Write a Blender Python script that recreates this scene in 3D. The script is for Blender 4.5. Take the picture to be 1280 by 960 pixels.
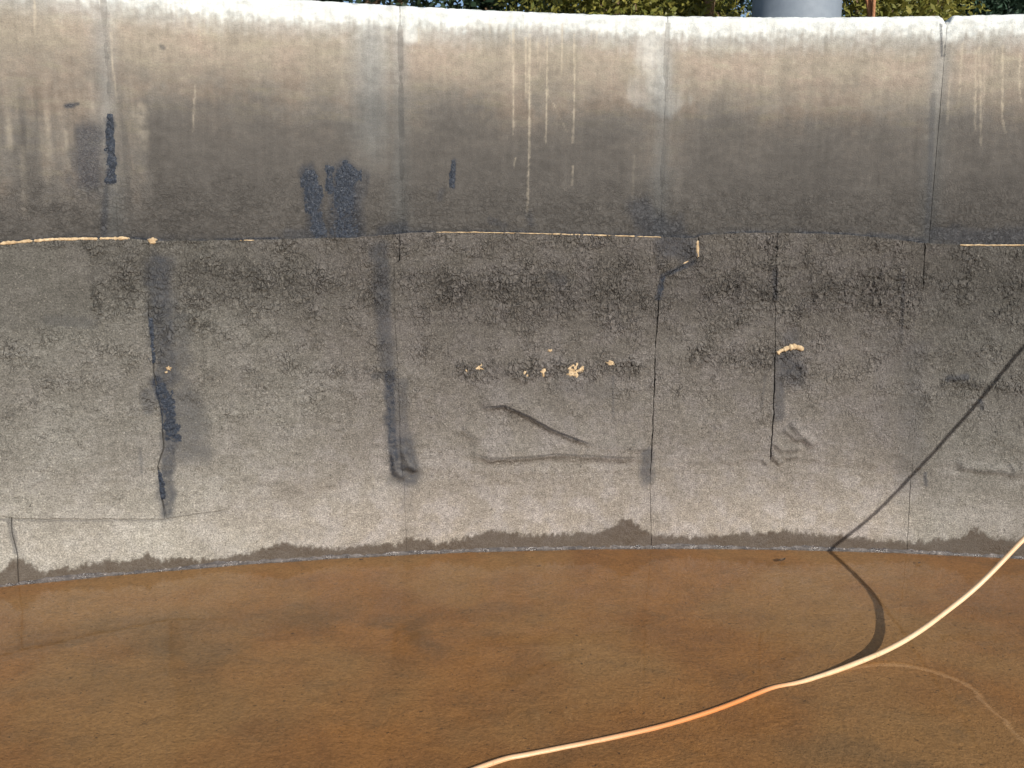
import bpy, math, random
import numpy as np
from mathutils import Matrix, Vector

scene = bpy.context.scene
for o in list(bpy.data.objects):
    bpy.data.objects.remove(o)

# ------------------------------------------------------------------ camera
CAM_Z, PITCH, ROLL, FPX = 1.336, 0.1503, 0.0084, 1005.0
fwd = Vector((0, math.cos(PITCH), -math.sin(PITCH)))
rgt0 = Vector((1, 0, 0)); up0 = rgt0.cross(fwd)
rgt = rgt0 * math.cos(ROLL) + up0 * math.sin(ROLL)
up = up0 * math.cos(ROLL) - rgt0 * math.sin(ROLL)
cam_data = bpy.data.cameras.new('camera')
cam_data.sensor_width = 36.0
cam_data.lens = FPX / 1280 * 36
cam_data.clip_start, cam_data.clip_end = 0.05, 2000
cam = bpy.data.objects.new('camera', cam_data)
scene.collection.objects.link(cam)
m = Matrix.Identity(4)
for i in range(3):
    m[i][0], m[i][1], m[i][2] = rgt[i], up[i], -fwd[i]
m[2][3] = CAM_Z
cam.matrix_world = m
scene.camera = cam

# ------------------------------------------------------------------ light
SUN = Vector((0.39, -0.82, 0.40)).normalized()          # towards the sun
world = bpy.data.worlds.new('World'); scene.world = world
world.use_nodes = True
wn = world.node_tree.nodes; wl = world.node_tree.links
sky = wn.new('ShaderNodeTexSky'); sky.sky_type = 'NISHITA'; sky.sun_disc = False
sky.sun_elevation = math.asin(SUN.z)
sky.sun_rotation = math.atan2(SUN.x, SUN.y)
sky.air_density = 1.0; sky.dust_density = 1.0
wl.new(sky.outputs[0], wn['Background'].inputs[0])
wn['Background'].inputs[1].default_value = 0.11
sun_data = bpy.data.lights.new('sun', 'SUN')
sun_data.energy = 4.3; sun_data.angle = math.radians(0.53); sun_data.color = (1.0, 0.955, 0.885)
sun = bpy.data.objects.new('sun', sun_data); scene.collection.objects.link(sun)
sun.rotation_euler = SUN.to_track_quat('Z', 'Y').to_euler()
scene.view_settings.view_transform = 'Standard'
scene.view_settings.look = 'None'
scene.view_settings.exposure = 0.22
scene.view_settings.gamma = 1.0
scene.render.engine = 'CYCLES'
scene.cycles.max_bounces = 6; scene.cycles.diffuse_bounces = 3; scene.cycles.glossy_bounces = 3

# ------------------------------------------------------------------ wall geometry: a cylinder
CX, CY, R, HW = 0.9836, -5.6887, 9.3614, 2.40        # tank centre, inner radius, wall height above the water
THK = 0.20


def at(x, y):
    """(u, z) on the inner wall face of the spot surveyed at photo position x, y; u is metres along the wall"""
    d = rgt * ((x - 640) / FPX) - up * ((y - 480) / FPX) + fwd
    a = d.x * d.x + d.y * d.y
    b = -(d.x * CX + d.y * CY)
    c = CX * CX + CY * CY - R * R
    t = (-b + math.sqrt(b * b - a * c)) / a
    p = d * t
    return math.atan2(p.x - CX, p.y - CY) * R, p.z + CAM_Z


def floor_at(x, y, z=0.0):
    d = rgt * ((x - 640) / FPX) - up * ((y - 480) / FPX) + fwd
    t = (z - CAM_Z) / d.z
    return Vector((d.x * t, d.y * t, z))


def P(*pts):
    return [at(*p) for p in pts]


MPP = 1 / 283.0                                          # metres per photo pixel on the wall


def wall_xyz(u, z, off):
    th = u / R
    r = R - off
    return np.stack([CX + r * np.sin(th), CY + r * np.cos(th), z], -1)


# ------------------------------------------------------------------ numpy noise
def _hash(ix, iy, seed):
    h = (ix.astype(np.int64) * 374761393 + iy.astype(np.int64) * 668265263 + seed * 974634777) & 0xffffffff
    h = ((h ^ (h >> 13)) * 1274126177) & 0xffffffff
    h = (h ^ (h >> 16)) & 0xffff
    return h.astype(np.float64) / 65535.0


def noise(x, y, seed=0):
    """gradient noise, about -1..1"""
    x = np.asarray(x, float); y = np.asarray(y, float)
    ix = np.floor(x); iy = np.floor(y)
    fx = x - ix; fy = y - iy
    sx = fx * fx * fx * (fx * (fx * 6 - 15) + 10); sy = fy * fy * fy * (fy * (fy * 6 - 15) + 10)

    def g(dx, dy):
        a = _hash(ix + dx, iy + dy, seed) * 2 * math.pi
        return np.cos(a) * (fx - dx) + np.sin(a) * (fy - dy)
    n0 = g(0, 0) * (1 - sx) + g(1, 0) * sx
    n1 = g(0, 1) * (1 - sx) + g(1, 1) * sx
    return (n0 * (1 - sy) + n1 * sy) * 1.5


def fbm(x, y, seed=0, octv=4):
    s = 0; a = 1.0; t = 0
    for k in range(octv):
        s = s + a * noise(x * 2 ** k, y * 2 ** k, seed + 17 * k); t += a; a *= 0.5
    return s / t * 1.4


def sstep(a, b, x):
    t = np.clip((x - a) / (b - a), 0, 1)
    return t * t * (3 - 2 * t)


def seg_dist(u, z, pts):
    """distance to a polyline, signed side distance and position 0..1 along it"""
    best = np.full(u.shape, 1e9); par = np.zeros(u.shape); side = np.zeros(u.shape)
    pts = [np.array(p) for p in pts]
    L = [np.linalg.norm(b - a) for a, b in zip(pts, pts[1:])]
    tot = sum(L); acc = 0
    for (a, b), l in zip(zip(pts, pts[1:]), L):
        d = (b - a) / max(l, 1e-9)
        ru = u - a[0]; rz = z - a[1]
        t = np.clip(ru * d[0] + rz * d[1], 0, l)
        eu = ru - t * d[0]; ez = rz - t * d[1]
        dd = np.sqrt(eu * eu + ez * ez)
        k = dd < best
        best = np.where(k, dd, best); par = np.where(k, (acc + t) / tot, par)
        side = np.where(k, -ru * d[1] + rz * d[0], side)
        acc += l
    return best, side, par


def near(u, z, pts, pad):
    a = np.array(pts)
    return (u > a[:, 0].min() - pad) & (u < a[:, 0].max() + pad) & (z > a[:, 1].min() - pad) & (z < a[:, 1].max() + pad)


def stroke(u, z, pts, w, soft=0.5, rag=0.3, seed=3):
    """mask 0..1 of a brush stroke of half-width w (metres) along the points"""
    out = np.zeros(u.shape)
    k = near(u, z, pts, w * 2.2 + 0.01)
    if not k.any():
        return out
    uu, zz = u[k], z[k]
    d, s, t = seg_dist(uu, zz, pts)
    n = fbm(uu / (w * 1.3 + .004), zz / (w * 2.2 + .006), seed)
    d = d / w * (1 + rag * n)
    out[k] = 1 - sstep(1 - soft, 1 + soft, d)
    return out


def blob(u, z, c, ru, rz, soft=0.6, rag=0.4, seed=5):
    n = fbm(u / (ru * .7), z / (rz * .7), seed)
    d = np.sqrt(((u - c[0]) / ru) ** 2 + ((z - c[1]) / rz) ** 2) * (1 + rag * n)
    return 1 - sstep(1 - soft, 1 + soft, d)


def pbox(u, z, x0, y0, x1, y1, soft=0.02, rag=0.03, seed=8):
    """soft rectangle on the wall"""
    (a, b) = at(x0, y0); (c, d) = at(x1, y1)
    n = fbm(u / .05, z / .05, seed) * rag
    return sstep(a - soft, a + soft, u + n) * (1 - sstep(c - soft, c + soft, u + n)) * sstep(d - soft, d + soft, z + n) * (1 - sstep(b - soft, b + soft, z + n))


# ------------------------------------------------------------------ materials
def material(name):
    mt = bpy.data.materials.new(name); mt.use_nodes = True
    nt = mt.node_tree
    return mt, nt, nt.nodes['Principled BSDF']


class NT:
    """small helper to wire node trees"""
    def __init__(s, nt): s.nt = nt

    def put(s, sock, v):
        if hasattr(v, 'is_linked') or hasattr(v, 'links'):
            s.nt.links.new(v, sock)
        else:
            if sock.type == 'RGBA' and len(v) == 3: v = (*v, 1)
            sock.default_value = v

    def math(s, op, a, b=0.0, clamp=False):
        n = s.nt.nodes.new('ShaderNodeMath'); n.operation = op; n.use_clamp = clamp
        s.put(n.inputs[0], a); s.put(n.inputs[1], b); return n.outputs[0]

    def mul(s, a, b): return s.math('MULTIPLY', a, b)
    def add(s, a, b): return s.math('ADD', a, b)

    def attr(s, name, vec=False):
        n = s.nt.nodes.new('ShaderNodeAttribute'); n.attribute_name = name
        return n.outputs['Vector' if vec else 'Fac']

    def noise(s, vec, scale, detail=3, rough=.55, dist=0.0):
        n = s.nt.nodes.new('ShaderNodeTexNoise')
        s.put(n.inputs['Vector'], vec); n.inputs['Scale'].default_value = scale
        n.inputs['Detail'].default_value = detail; n.inputs['Roughness'].default_value = rough
        n.inputs['Distortion'].default_value = dist
        return n.outputs['Fac']

    def voronoi(s, vec, scale, feat='F1', out='Distance', rnd=1.0):
        n = s.nt.nodes.new('ShaderNodeTexVoronoi'); n.feature = feat
        s.put(n.inputs['Vector'], vec); n.inputs['Scale'].default_value = scale
        n.inputs['Randomness'].default_value = rnd
        return n.outputs[out]

    def ramp(s, v, a, b, c=0.0, d=1.0, smooth=True):
        n = s.nt.nodes.new('ShaderNodeMapRange'); n.interpolation_type = 'SMOOTHSTEP' if smooth else 'LINEAR'
        s.put(n.inputs[0], v)
        for k, q in enumerate((a, b, c, d)): s.put(n.inputs[k + 1], q)
        return n.outputs[0]

    def mix(s, f, a, b, mode='MIX'):
        n = s.nt.nodes.new('ShaderNodeMix'); n.data_type = 'RGBA'; n.blend_type = mode
        s.put(n.inputs[0], f); s.put(n.inputs[6], a); s.put(n.inputs[7], b); return n.outputs[2]

    def scale(s, col, v):
        n = s.nt.nodes.new('ShaderNodeVectorMath'); n.operation = 'SCALE'
        s.put(n.inputs[0], col); s.put(n.inputs['Scale'], v); return n.outputs[0]

    def vmul(s, v, k):
        n = s.nt.nodes.new('ShaderNodeVectorMath'); n.operation = 'MULTIPLY'
        s.put(n.inputs[0], v); n.inputs[1].default_value = k; return n.outputs[0]

    def obj(s):
        n = s.nt.nodes.new('ShaderNodeTexCoord'); return n.outputs['Object']

    def bump(s, h, dist, strength=1.0, normal=None):
        n = s.nt.nodes.new('ShaderNodeBump'); n.inputs['Strength'].default_value = strength
        s.put(n.inputs['Distance'], dist); s.put(n.inputs['Height'], h)
        if normal is not None: s.nt.links.new(normal, n.inputs['Normal'])
        return n.outputs[0]


TAR_AND_SHADE = (0.015, 0.020, 0.031)  # bitumen colour, also used for the painted shade lines


def mat_membrane():
    mt, nt, bs = material('mineral_membrane'); g = NT(nt)
    w = g.attr('wall', True)
    lum = g.attr('lum'); tar_and_shade = g.attr('tar_and_shade'); wet = g.attr('wet'); rough = g.attr('rough'); grn = g.attr('green')
    warm = g.mix(g.ramp(lum, .08, .30), (1.0, .90, .79), (1.0, .865, .72))
    broad = g.noise(w, 8, 3, .6)
    tint = g.mix(g.ramp(broad, .42, .62, 0, .8), warm, (1.0, .90, .83))
    tint = g.mix(g.mul(grn, .8), tint, (.97, .94, .82))
    fine = g.noise(w, 150, 3, .85)
    mid = g.noise(w, 40, 2, .6)
    grain = g.mul(g.ramp(fine, .30, .70, .34, 1.72, False), g.ramp(mid, .3, .7, .80, 1.20, False))
    blot = g.ramp(broad, .3, .7, .86, 1.14, False)
    c = g.scale(tint, g.mul(g.mul(lum, grain), blot))
    # pale mineral chips, and cracks between flakes: bitumen plus painted flake shadows
    chip = g.ramp(g.noise(w, 135, 1, .5), .675, .705)
    c = g.mix(g.mul(chip, g.ramp(lum, .07, .3, .18, .62)), c, (.58, .53, .45))
    wrp = g.noise(g.vmul(w, (1.25, .8, 1)), 40, 2, .5, 1.0)
    crk = g.math('ABSOLUTE', g.math('SUBTRACT', wrp, .5))
    line = g.mul(g.ramp(crk, .028, .008), g.ramp(g.add(g.noise(w, 58, 1), g.mul(rough, .36)), .67, .77))
    c = g.mix(g.mul(line, .85), c, (.030, .027, .025))
    pit = g.mul(g.ramp(fine, .31, .27), g.ramp(mid, .50, .42, .1, .7))
    c = g.mix(pit, c, (.035, .03, .027))
    c = g.mix(wet, c, g.scale(c, .30))
    c = g.mix(g.mul(wet, .6), c, (.072, .048, .030))
    tn = g.math('MULTIPLY', tar_and_shade, g.add(g.ramp(fine, .25, .6, .40, .85), g.ramp(mid, .35, .65, -.05, .35)), True)
    c = g.mix(tn, c, TAR_AND_SHADE)
    nt.links.new(c, bs.inputs['Base Color'])
    r = g.mix(tn, (.92,) * 3, (.40,) * 3); r = g.mix(g.mul(wet, .8), r, (.42,) * 3)
    nt.links.new(r, bs.inputs['Roughness'])
    bs.inputs['Specular IOR Level'].default_value = .3
    h = g.add(g.mul(g.ramp(crk, 0, .10), g.mul(g.math('POWER', rough, 1.5), 2.6)), g.mul(fine, .40))
    nt.links.new(g.bump(h, .0060), bs.inputs['Normal'])
    return mt


def mat_concrete():
    mt, nt, bs = material('stained_concrete'); g = NT(nt)
    w = g.attr('wall', True)
    lum = g.attr('lum'); tar_and_shade = g.attr('tar_and_shade'); pale = g.attr('pale'); drip = g.attr('drip'); cool = g.attr('cool'); rough = g.attr('rough')
    st = g.noise(g.vmul(w, (34, 2.6, 1)), 1, 4, .65)
    hz = g.noise(g.vmul(w, (6, 22, 1)), 1, 4, .65)
    fine = g.noise(w, 170, 3, .8)
    big = g.noise(w, 4.3, 5, .62)
    sml = g.noise(w, 26, 4, .65)
    warm = g.mix(g.ramp(lum, .07, .26), (1.0, .93, .85), (1.0, .88, .71))
    tint = g.mix(g.ramp(big, .40, .62), warm, (1.0, .835, .68))
    tint = g.mix(g.ramp(hz, .48, .68, 0, .7), tint, (1.0, .90, .70))
    tint = g.mix(g.ramp(lum, .14, .07), tint, (1.0, .92, .83))
    tint = g.mix(cool, tint, (.92, .96, .95))
    k = g.mul(g.mul(g.ramp(st, .3, .7, .91, 1.09, False), g.ramp(big, .3, .7, .86, 1.14, False)), g.mul(g.mul(g.ramp(hz, .3, .7, .92, 1.08, False), g.ramp(sml, .3, .7, .90, 1.10, False)), g.ramp(fine, .3, .7, .80, 1.20, False)))
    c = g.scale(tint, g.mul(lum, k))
    pit = g.mul(g.ramp(fine, .33, .28), g.ramp(sml, .50, .40, .0, .8))
    c = g.mix(pit, c, (.045, .04, .036))
    pn = g.math('MULTIPLY', pale, g.ramp(g.add(g.add(g.mul(st, .40), g.mul(sml, .2)), g.mul(big, .40)), .36, .58, .62, 1.06), True)
    c = g.mix(pn, c, g.mix(g.ramp(sml, .35, .6), (.56, .60, .60), (.71, .74, .72)))
    scr = g.mul(pale, g.mul(g.ramp(st, .56, .66), g.ramp(fine, .45, .6)))
    c = g.mix(g.mul(scr, .55), c, (.36, .37, .36))
    c = g.mix(g.mul(drip, g.ramp(sml, .35, .6, .25, .85)), c, (.46, .405, .315))
    tn = g.math('MULTIPLY', tar_and_shade, g.ramp(fine, .25, .6, .5, 1.1), True)
    c = g.mix(tn, c, TAR_AND_SHADE)
    nt.links.new(c, bs.inputs['Base Color'])
    nt.links.new(g.mix(tn, (.86,) * 3, (.36,) * 3), bs.inputs['Roughness'])
    bs.inputs['Specular IOR Level'].default_value = .35
    crk = g.math('ABSOLUTE', g.math('SUBTRACT', g.noise(w, 62, 2, .6, 1.), .5))
    h = g.add(g.mul(g.ramp(crk, 0, .10), g.mul(rough, 1.2)), g.mul(fine, .45))
    nt.links.new(g.bump(h, .0042), bs.inputs['Normal'])
    return mt


def mat_tar():
    mt, nt, bs = material('bitumen'); g = NT(nt); o = g.obj()
    c = g.mix(g.ramp(g.noise(o, 90, 3), .35, .65), (.009, .013, .021), (.022, .030, .046))
    nt.links.new(c, bs.inputs['Base Color'])
    nt.links.new(g.ramp(g.noise(o, 60, 3), .3, .7, .26, .60), bs.inputs['Roughness'])
    bs.inputs['Specular IOR Level'].default_value = .3
    v = g.noise(o, 130, 2, .6, .6)
    nt.links.new(g.bump(g.add(v, g.mul(g.noise(o, 260, 3), .5)), .0040), bs.inputs['Normal'])
    return mt


def mat_simple(name, c1, c2, scale=40, rough=.8, bump=.002, spec=.4):
    mt, nt, bs = material(name); g = NT(nt); o = g.obj()
    n = g.noise(o, scale, 4, .65)
    nt.links.new(g.mix(g.ramp(n, .32, .68), c1, c2), bs.inputs['Base Color'])
    bs.inputs['Roughness'].default_value = rough
    bs.inputs['Specular IOR Level'].default_value = spec
    nt.links.new(g.bump(g.noise(o, scale * 3, 3, .6), bump), bs.inputs['Normal'])
    return mt


M_MEM = mat_membrane(); M_CON = mat_concrete(); M_TAR = mat_tar()
M_TAN = mat_simple('raw_fleece', (.36, .25, .14), (.60, .46, .29), 55, .9, .003, .2)
M_DARK = mat_simple('joint_filler', (.02, .02, .022), (.05, .047, .045), 60, .8)


def mat_flash():
    mt, nt, bs = material('wet_cove'); g = NT(nt); w = g.attr('wall', True)
    n = g.noise(g.vmul(w, (18, 60, 1)), 1, 4, .6)
    c = g.mix(g.ramp(n, .36, .64), (.035, .029, .028), (.095, .08, .073))
    c = g.mix(g.ramp(g.noise(w, 60, 3), .60, .68), c, (.22, .19, .17))
    nt.links.new(c, bs.inputs['Base Color'])
    nt.links.new(g.ramp(g.noise(w, 14, 3), -.1 + .45, .65, .14, .6), bs.inputs['Roughness'])
    nt.links.new(g.bump(g.add(g.noise(w, 70, 4, .65), g.mul(g.noise(w, 240, 2), .3)), .006), bs.inputs['Normal'])
    return mt


M_FLASH = mat_flash()


# ------------------------------------------------------------------ object helpers
def link(name, me, mats, parent=None):
    o = bpy.data.objects.new(name, me)
    scene.collection.objects.link(o)
    for mt in (mats if isinstance(mats, (list, tuple)) else [mats]):
        if mt is not None and mt.name not in me.materials: me.materials.append(mt)
    if parent is not None: o.parent = parent
    return o


def empty(name, loc, label, cat, group=None):
    o = bpy.data.objects.new(name, None); scene.collection.objects.link(o)
    o.location = loc; o['label'] = label; o['category'] = cat
    if group: o['group'] = group
    return o


def tag(o, label, cat, group=None):
    o['label'] = label; o['category'] = cat
    if group: o['group'] = group
    return o


def mesh_np(name, co, faces, smooth=None):
    """fast quad mesh from arrays"""
    me = bpy.data.meshes.new(name)
    nv, nf = len(co), len(faces)
    me.vertices.add(nv); me.vertices.foreach_set('co', np.ascontiguousarray(co, dtype=np.float32).ravel())
    me.loops.add(nf * 4); me.loops.foreach_set('vertex_index', np.ascontiguousarray(faces, dtype=np.int32).ravel())
    me.polygons.add(nf)
    me.polygons.foreach_set('loop_start', np.arange(0, nf * 4, 4, dtype=np.int32))
    try:
        me.polygons.foreach_set('loop_total', np.full(nf, 4, dtype=np.int32))
    except Exception:
        pass
    if smooth is None: smooth = np.ones(nf, bool)
    me.update(calc_edges=True)
    me.polygons.foreach_set('use_smooth', smooth)
    me.update()
    return me


def set_attr(me, name, arr, vec=False):
    if vec:
        a = me.attributes.new(name, 'FLOAT_VECTOR', 'POINT'); a.data.foreach_set('vector', np.ascontiguousarray(arr, dtype=np.float32).ravel())
    else:
        a = me.attributes.new(name, 'FLOAT', 'POINT'); a.data.foreach_set('value', np.ascontiguousarray(arr, dtype=np.float32).ravel())


def grid_faces(nr, nc):
    i = np.arange((nr - 1) * (nc - 1)); r = i // (nc - 1); c = i % (nc - 1)
    a = r * nc + c
    return np.stack([a, a + 1, a + nc + 1, a + nc], -1)


def wall_grid(name, U, Z, OFF, attrs, mat, parent, skirt=None):
    """surface hugging the wall; U, Z, OFF are 2-D arrays (rows go up, columns to the right)"""
    sm = None
    if skirt is not None:
        U = np.pad(U, 1, 'edge'); Z = np.pad(Z, 1, 'edge'); O2 = np.pad(OFF, 1, 'edge')
        O2[0, :] = O2[-1, :] = skirt; O2[:, 0] = O2[:, -1] = skirt
        OFF = O2
        attrs = {k: np.pad(v, 1, 'edge') for k, v in attrs.items()}
        nr, nc = U.shape
        sm = np.ones((nr - 1, nc - 1), bool); sm[0, :] = sm[-1, :] = False; sm[:, 0] = sm[:, -1] = False
        sm = sm.ravel()
    co = wall_xyz(U, Z, OFF).reshape(-1, 3)
    me = mesh_np(name, co, grid_faces(*U.shape), sm)
    set_attr(me, 'wall', np.stack([U, Z, np.zeros_like(U)], -1).reshape(-1, 3), True)
    for k, v in attrs.items(): set_attr(me, k, v.ravel())
    return link(name, me, mat, parent)


def interp(pts, k=0):
    """piecewise-linear function through surveyed points: k=0 gives z(u), k=1 gives u(z)"""
    a = np.array(sorted([(p[k], p[1 - k]) for p in pts]))
    return lambda x: np.interp(x, a[:, 0], a[:, 1])


# ------------------------------------------------------------------ the tank wall
tank = empty('tank_wall', (CX, CY + R, 0), 'curved concrete tank wall with pale rim and grey patched membrane over its lower half', 'wall')
tank_origin = Vector((CX, CY + R, 0))


def adopt(o):
    """keep world placement under the tank's Empty"""
    o.matrix_parent_inverse = Matrix.Translation(-tank_origin)
    return o


JU = [0.5 * (at(a, b)[0] + at(c, d)[0]) for a, b, c, d in ((124, 2, 172, 600), (500, 20, 508, 680), (833, 20, 814, 680), (1180, 25, 1133, 690))]
JW = (JU[3] - JU[0]) / 3
zt = HW
line_z = interp(P((0, 305), (80, 299), (160, 298), (200, 301), (300, 300), (390, 298), (440, 297), (480, 294), (510, 291), (560, 290), (640, 291), (720, 293), (800, 295), (868, 297.5), (876, 294), (930, 291), (985, 291), (1050, 293), (1100, 297), (1155, 304), (1200, 306), (1280, 306)))
zy = lambda y: at(900, y)[1]

# pale drips on the upper concrete (x, y pairs, half width in photo pixels, strength)
DRIPS = [([(43, -8), (44, 43)], 1.3, .8), ([(139, 40), (141, 84), (147, 128)], 1.2, .6), ([(244, 107), (241, 165)], 1.1, .5), ([(232, 20), (233, 37)], 1.0, .6),
         ([(249, 30), (250, 50)], 1.0, .5), ([(255, 27), (255, 47)], 1.0, .5), ([(523, 37), (524, 56)], 1.4, .9), ([(636.6, 44), (636.6, 70)], 1.0, .7),
         ([(641.5, 35), (641.7, 168)], 1.5, .9), ([(657, 47), (657.5, 123)], 1.4, .9), ([(662, 44), (661.5, 190)], 1.7, .95), ([(661.5, 190), (659, 269)], 1.4, .5),
         ([(672, 47), (672, 81)], 1.0, .6), ([(675, 47), (675, 90)], 1.0, .6), ([(684, 47), (683.7, 121), (682, 178)], 1.4, .85), ([(689, 47), (689, 64)], 1.0, .5),
         ([(702.5, 30), (702.5, 92)], 1.2, .8), ([(718, 44), (718, 130), (716, 178)], 1.4, .8), ([(716, 208), (715, 232)], 1.4, .4), ([(739, 40), (739, 47)], 1., .6), ([(746, 40), (746, 54)], 1., .6),
         ([(677, 104), (694, 134), (709, 165)], .8, .4), ([(644, 198), (643, 210)], 1.2, .4), ([(1203, 54), (1201, 97), (1198, 134)], 1.6, .55), ([(1219.6, 64), (1219, 161)], 1.5, .7),
         ([(1224, 60), (1226, 114), (1226, 181)], 1.6, .55), ([(1253, 57), (1253, 148), (1257, 166)], 1.5, .85), ([(1275, 67), (1274, 111), (1277, 128)], 1.4, .8), ([(1231, 70), (1230, 140)], 1.2, .4),
         ([(1240, 65), (1240, 120)], 1.2, .4), ([(1187, 100), (1184, 155)], 1.5, .35), ([(1246, 60), (1246, 85)], 1., .5), ([(793, 195), (790, 260)], 2.0, .12), ([(612, 20), (612, 46)], 1.2, .4),
         ([(58, 140), (62, 230)], 4, .16), ([(82, 165), (88, 225)], 3, .22), ([(10, 150), (13, 190)], 4, .25), ([(176, 135), (178, 185)], 8, .28), ([(28, 185), (32, 270)], 4, .14)]
# dark bitumen marks on the upper concrete
TARS = [([(116, 170), (108, 195), (112, 222)], 15, .75), ([(137, 150), (136, 180), (139, 200), (137, 226)], 4, .9), ([(133, 226), (132, 250), (130, 292)], 3, .5),
        ([(386, 217), (390, 250), (397, 294)], 9, .7), ([(411, 210), (413, 236), (418, 270)], 4, .4), ([(432, 222), (432, 294)], 15, .85), ([(568, 200), (566, 234)], 2.2, .6), ([(553, 238), (549, 248)], 3, .35),
        ([(84, 132.5), (90, 131.5)], 2.6, .9), ([(89, 131), (97, 130)], 1.6, .8), ([(202, 58), (204, 59)], 2.2, .6), ([(482, 290), (500, 288)], 9, .6), ([(360, 293), (400, 294)], 6, .45), ([(800, 262), (812, 280), (845, 292)], 14, .55),
        ([(1170, 292), (1210, 296), (1280, 294)], 9, .55), ([(100, 245), (140, 240)], 5, .25), ([(810, 288), (860, 296)], 4, .55), ([(1085, 293), (1160, 301)], 3, .5), ([(612, 275), (630, 282)], 4, .35),
        ([(660, 268), (664, 280)], 4, .35), ([(1166, 120), (1162, 240), (1158, 300)], 3, .35), ([(1176, 30), (1178, 70)], 1.2, .8)]


def upper_attrs(U, Z):
    n1 = fbm(U / .5, Z / .22, 21); n2 = fbm(U / .09, Z / .3, 22); n3 = fbm(U / .03, Z / .03, 23)
    zz = Z + .045 * n1 + .025 * n2
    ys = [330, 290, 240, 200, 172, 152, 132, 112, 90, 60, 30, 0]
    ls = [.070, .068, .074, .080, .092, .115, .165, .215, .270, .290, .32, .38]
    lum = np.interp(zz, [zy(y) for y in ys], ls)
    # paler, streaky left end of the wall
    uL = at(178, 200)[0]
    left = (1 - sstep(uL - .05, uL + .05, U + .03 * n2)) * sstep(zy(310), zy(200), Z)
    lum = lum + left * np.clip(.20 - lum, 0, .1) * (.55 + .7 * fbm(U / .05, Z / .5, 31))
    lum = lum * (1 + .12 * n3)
    # pale rim
    bw = .082 + .018 * n1 + .020 * fbm(U / .018, Z / .4, 25) + .02 * n3
    depth = HW - Z
    pale = (1 - sstep(bw - .030, bw + .022, depth)) * .72 + .28 * (1 - sstep(bw * .5, bw * 2.2, depth))
    pale *= .70 + .30 * sstep(-.5, .25, fbm(U / .10, Z / .05, 26))
    ux = at(60, 20)[0]
    pale *= .55 + .45 * sstep(ux - .3, ux + .2, U)
    # washed patch below the rim at the third joint and by the chipped joint
    pm = stroke(U, Z, P((822, 25), (818, 70), (820, 105)), 17 * MPP, .6, .5, 12) * .24
    pm = np.maximum(pm, stroke(U, Z, P((800, 112), (815, 122), (838, 128)), 17 * MPP, .35, .6, 13) * .13)
    pm = np.maximum(pm, stroke(U, Z, P((815, 20), (814, 70)), 16 * MPP, .9, .5) * .38)
    pm = np.maximum(pm, stroke(U, Z, P((1164, 22), (1174, 40)), 9 * MPP, .6, .3) * .95)
    pm = np.maximum(pm, stroke(U, Z, P((1205, 30), (1188, 42)), 8 * MPP, .6, .3) * .8)
    pm = np.maximum(pm, stroke(U, Z, P((510, 25), (514, 45)), 9 * MPP, .7, .4) * .6)
    pale = np.maximum(pale, pm)
    cool = np.zeros(U.shape); drip = np.zeros(U.shape); tar_and_shade = np.zeros(U.shape)
    for j in JU:
        b = np.exp(-((U - j + .01) / .045) ** 2)
        cool = np.maximum(cool, b * .5)
        lum = lum + b * (np.interp(Z, [zy(300), zy(180), zy(100), zy(40)], [.0, .006, -.02, -.03]))
    b = np.exp(-((U - JU[1] + .12) / .09) ** 2) * sstep(zy(250), zy(170), Z)
    lum = lum + b * np.clip(.125 - lum, 0, .05); cool = np.maximum(cool, b * .7)
    b = np.exp(-((U - JU[2] - .0) / .10) ** 2) * sstep(zy(300), zy(190), Z)
    lum = lum + b * np.clip(.12 - lum, 0, .04)
    cool = np.maximum(cool, sstep(.19, .08, depth) * .5)
    for pts, w, s in DRIPS:
        pp = P(*pts)
        if not near(U, Z, pp, .03).any(): continue
        fade = np.interp(Z, [pp[-1][1] - .01, pp[-1][1] + .35 * (pp[0][1] - pp[-1][1]), pp[0][1]], [.35, .9, 1.0])
        drip = np.maximum(drip, s * fade * stroke(U + .0012 * noise(Z / .03, U * 0, 27), Z, pp, w * MPP * .72, .7, .6))
    # weaker drips in bunches, elsewhere along the wall
    dr = fbm(U / .011, Z / 1.2, 28)
    drip = np.maximum(drip, sstep(.75, 1.0, dr) * sstep(.0, .4, fbm(U / .5, Z * 0, 29)) * sstep(.16 + .1 * n2, .05, depth) * .5)
    for pts, w, s in TARS:
        tar_and_shade = np.maximum(tar_and_shade, s * stroke(U, Z, P(*pts), w * MPP * 1.1, .6, .5))
    # bitumen run along the membrane edge, and a painted shadow line at the lap
    lz = line_z(U)
    tar_and_shade = np.maximum(tar_and_shade, .30 * sstep(.05, .0, Z - lz) * sstep(-.3, .6, fbm(U / .12, Z / .05, 33)))
    tar_and_shade = np.maximum(tar_and_shade, .9 * sstep(.014, .003, np.abs(Z - lz)) * sstep(-.5, .2, fbm(U / .15, Z / .5, 34)))
    rough = .10 + .75 * sstep(zy(200), zy(285), Z) * (.5 + .5 * fbm(U / .07, Z / .05, 35)) + tar_and_shade * .1
    return dict(lum=np.clip(lum, .03, 1), pale=np.clip(pale, 0, 1), cool=cool, drip=drip, tar_and_shade=np.clip(tar_and_shade, 0, 1), rough=np.clip(rough, 0, 1)), n1, n3


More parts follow.
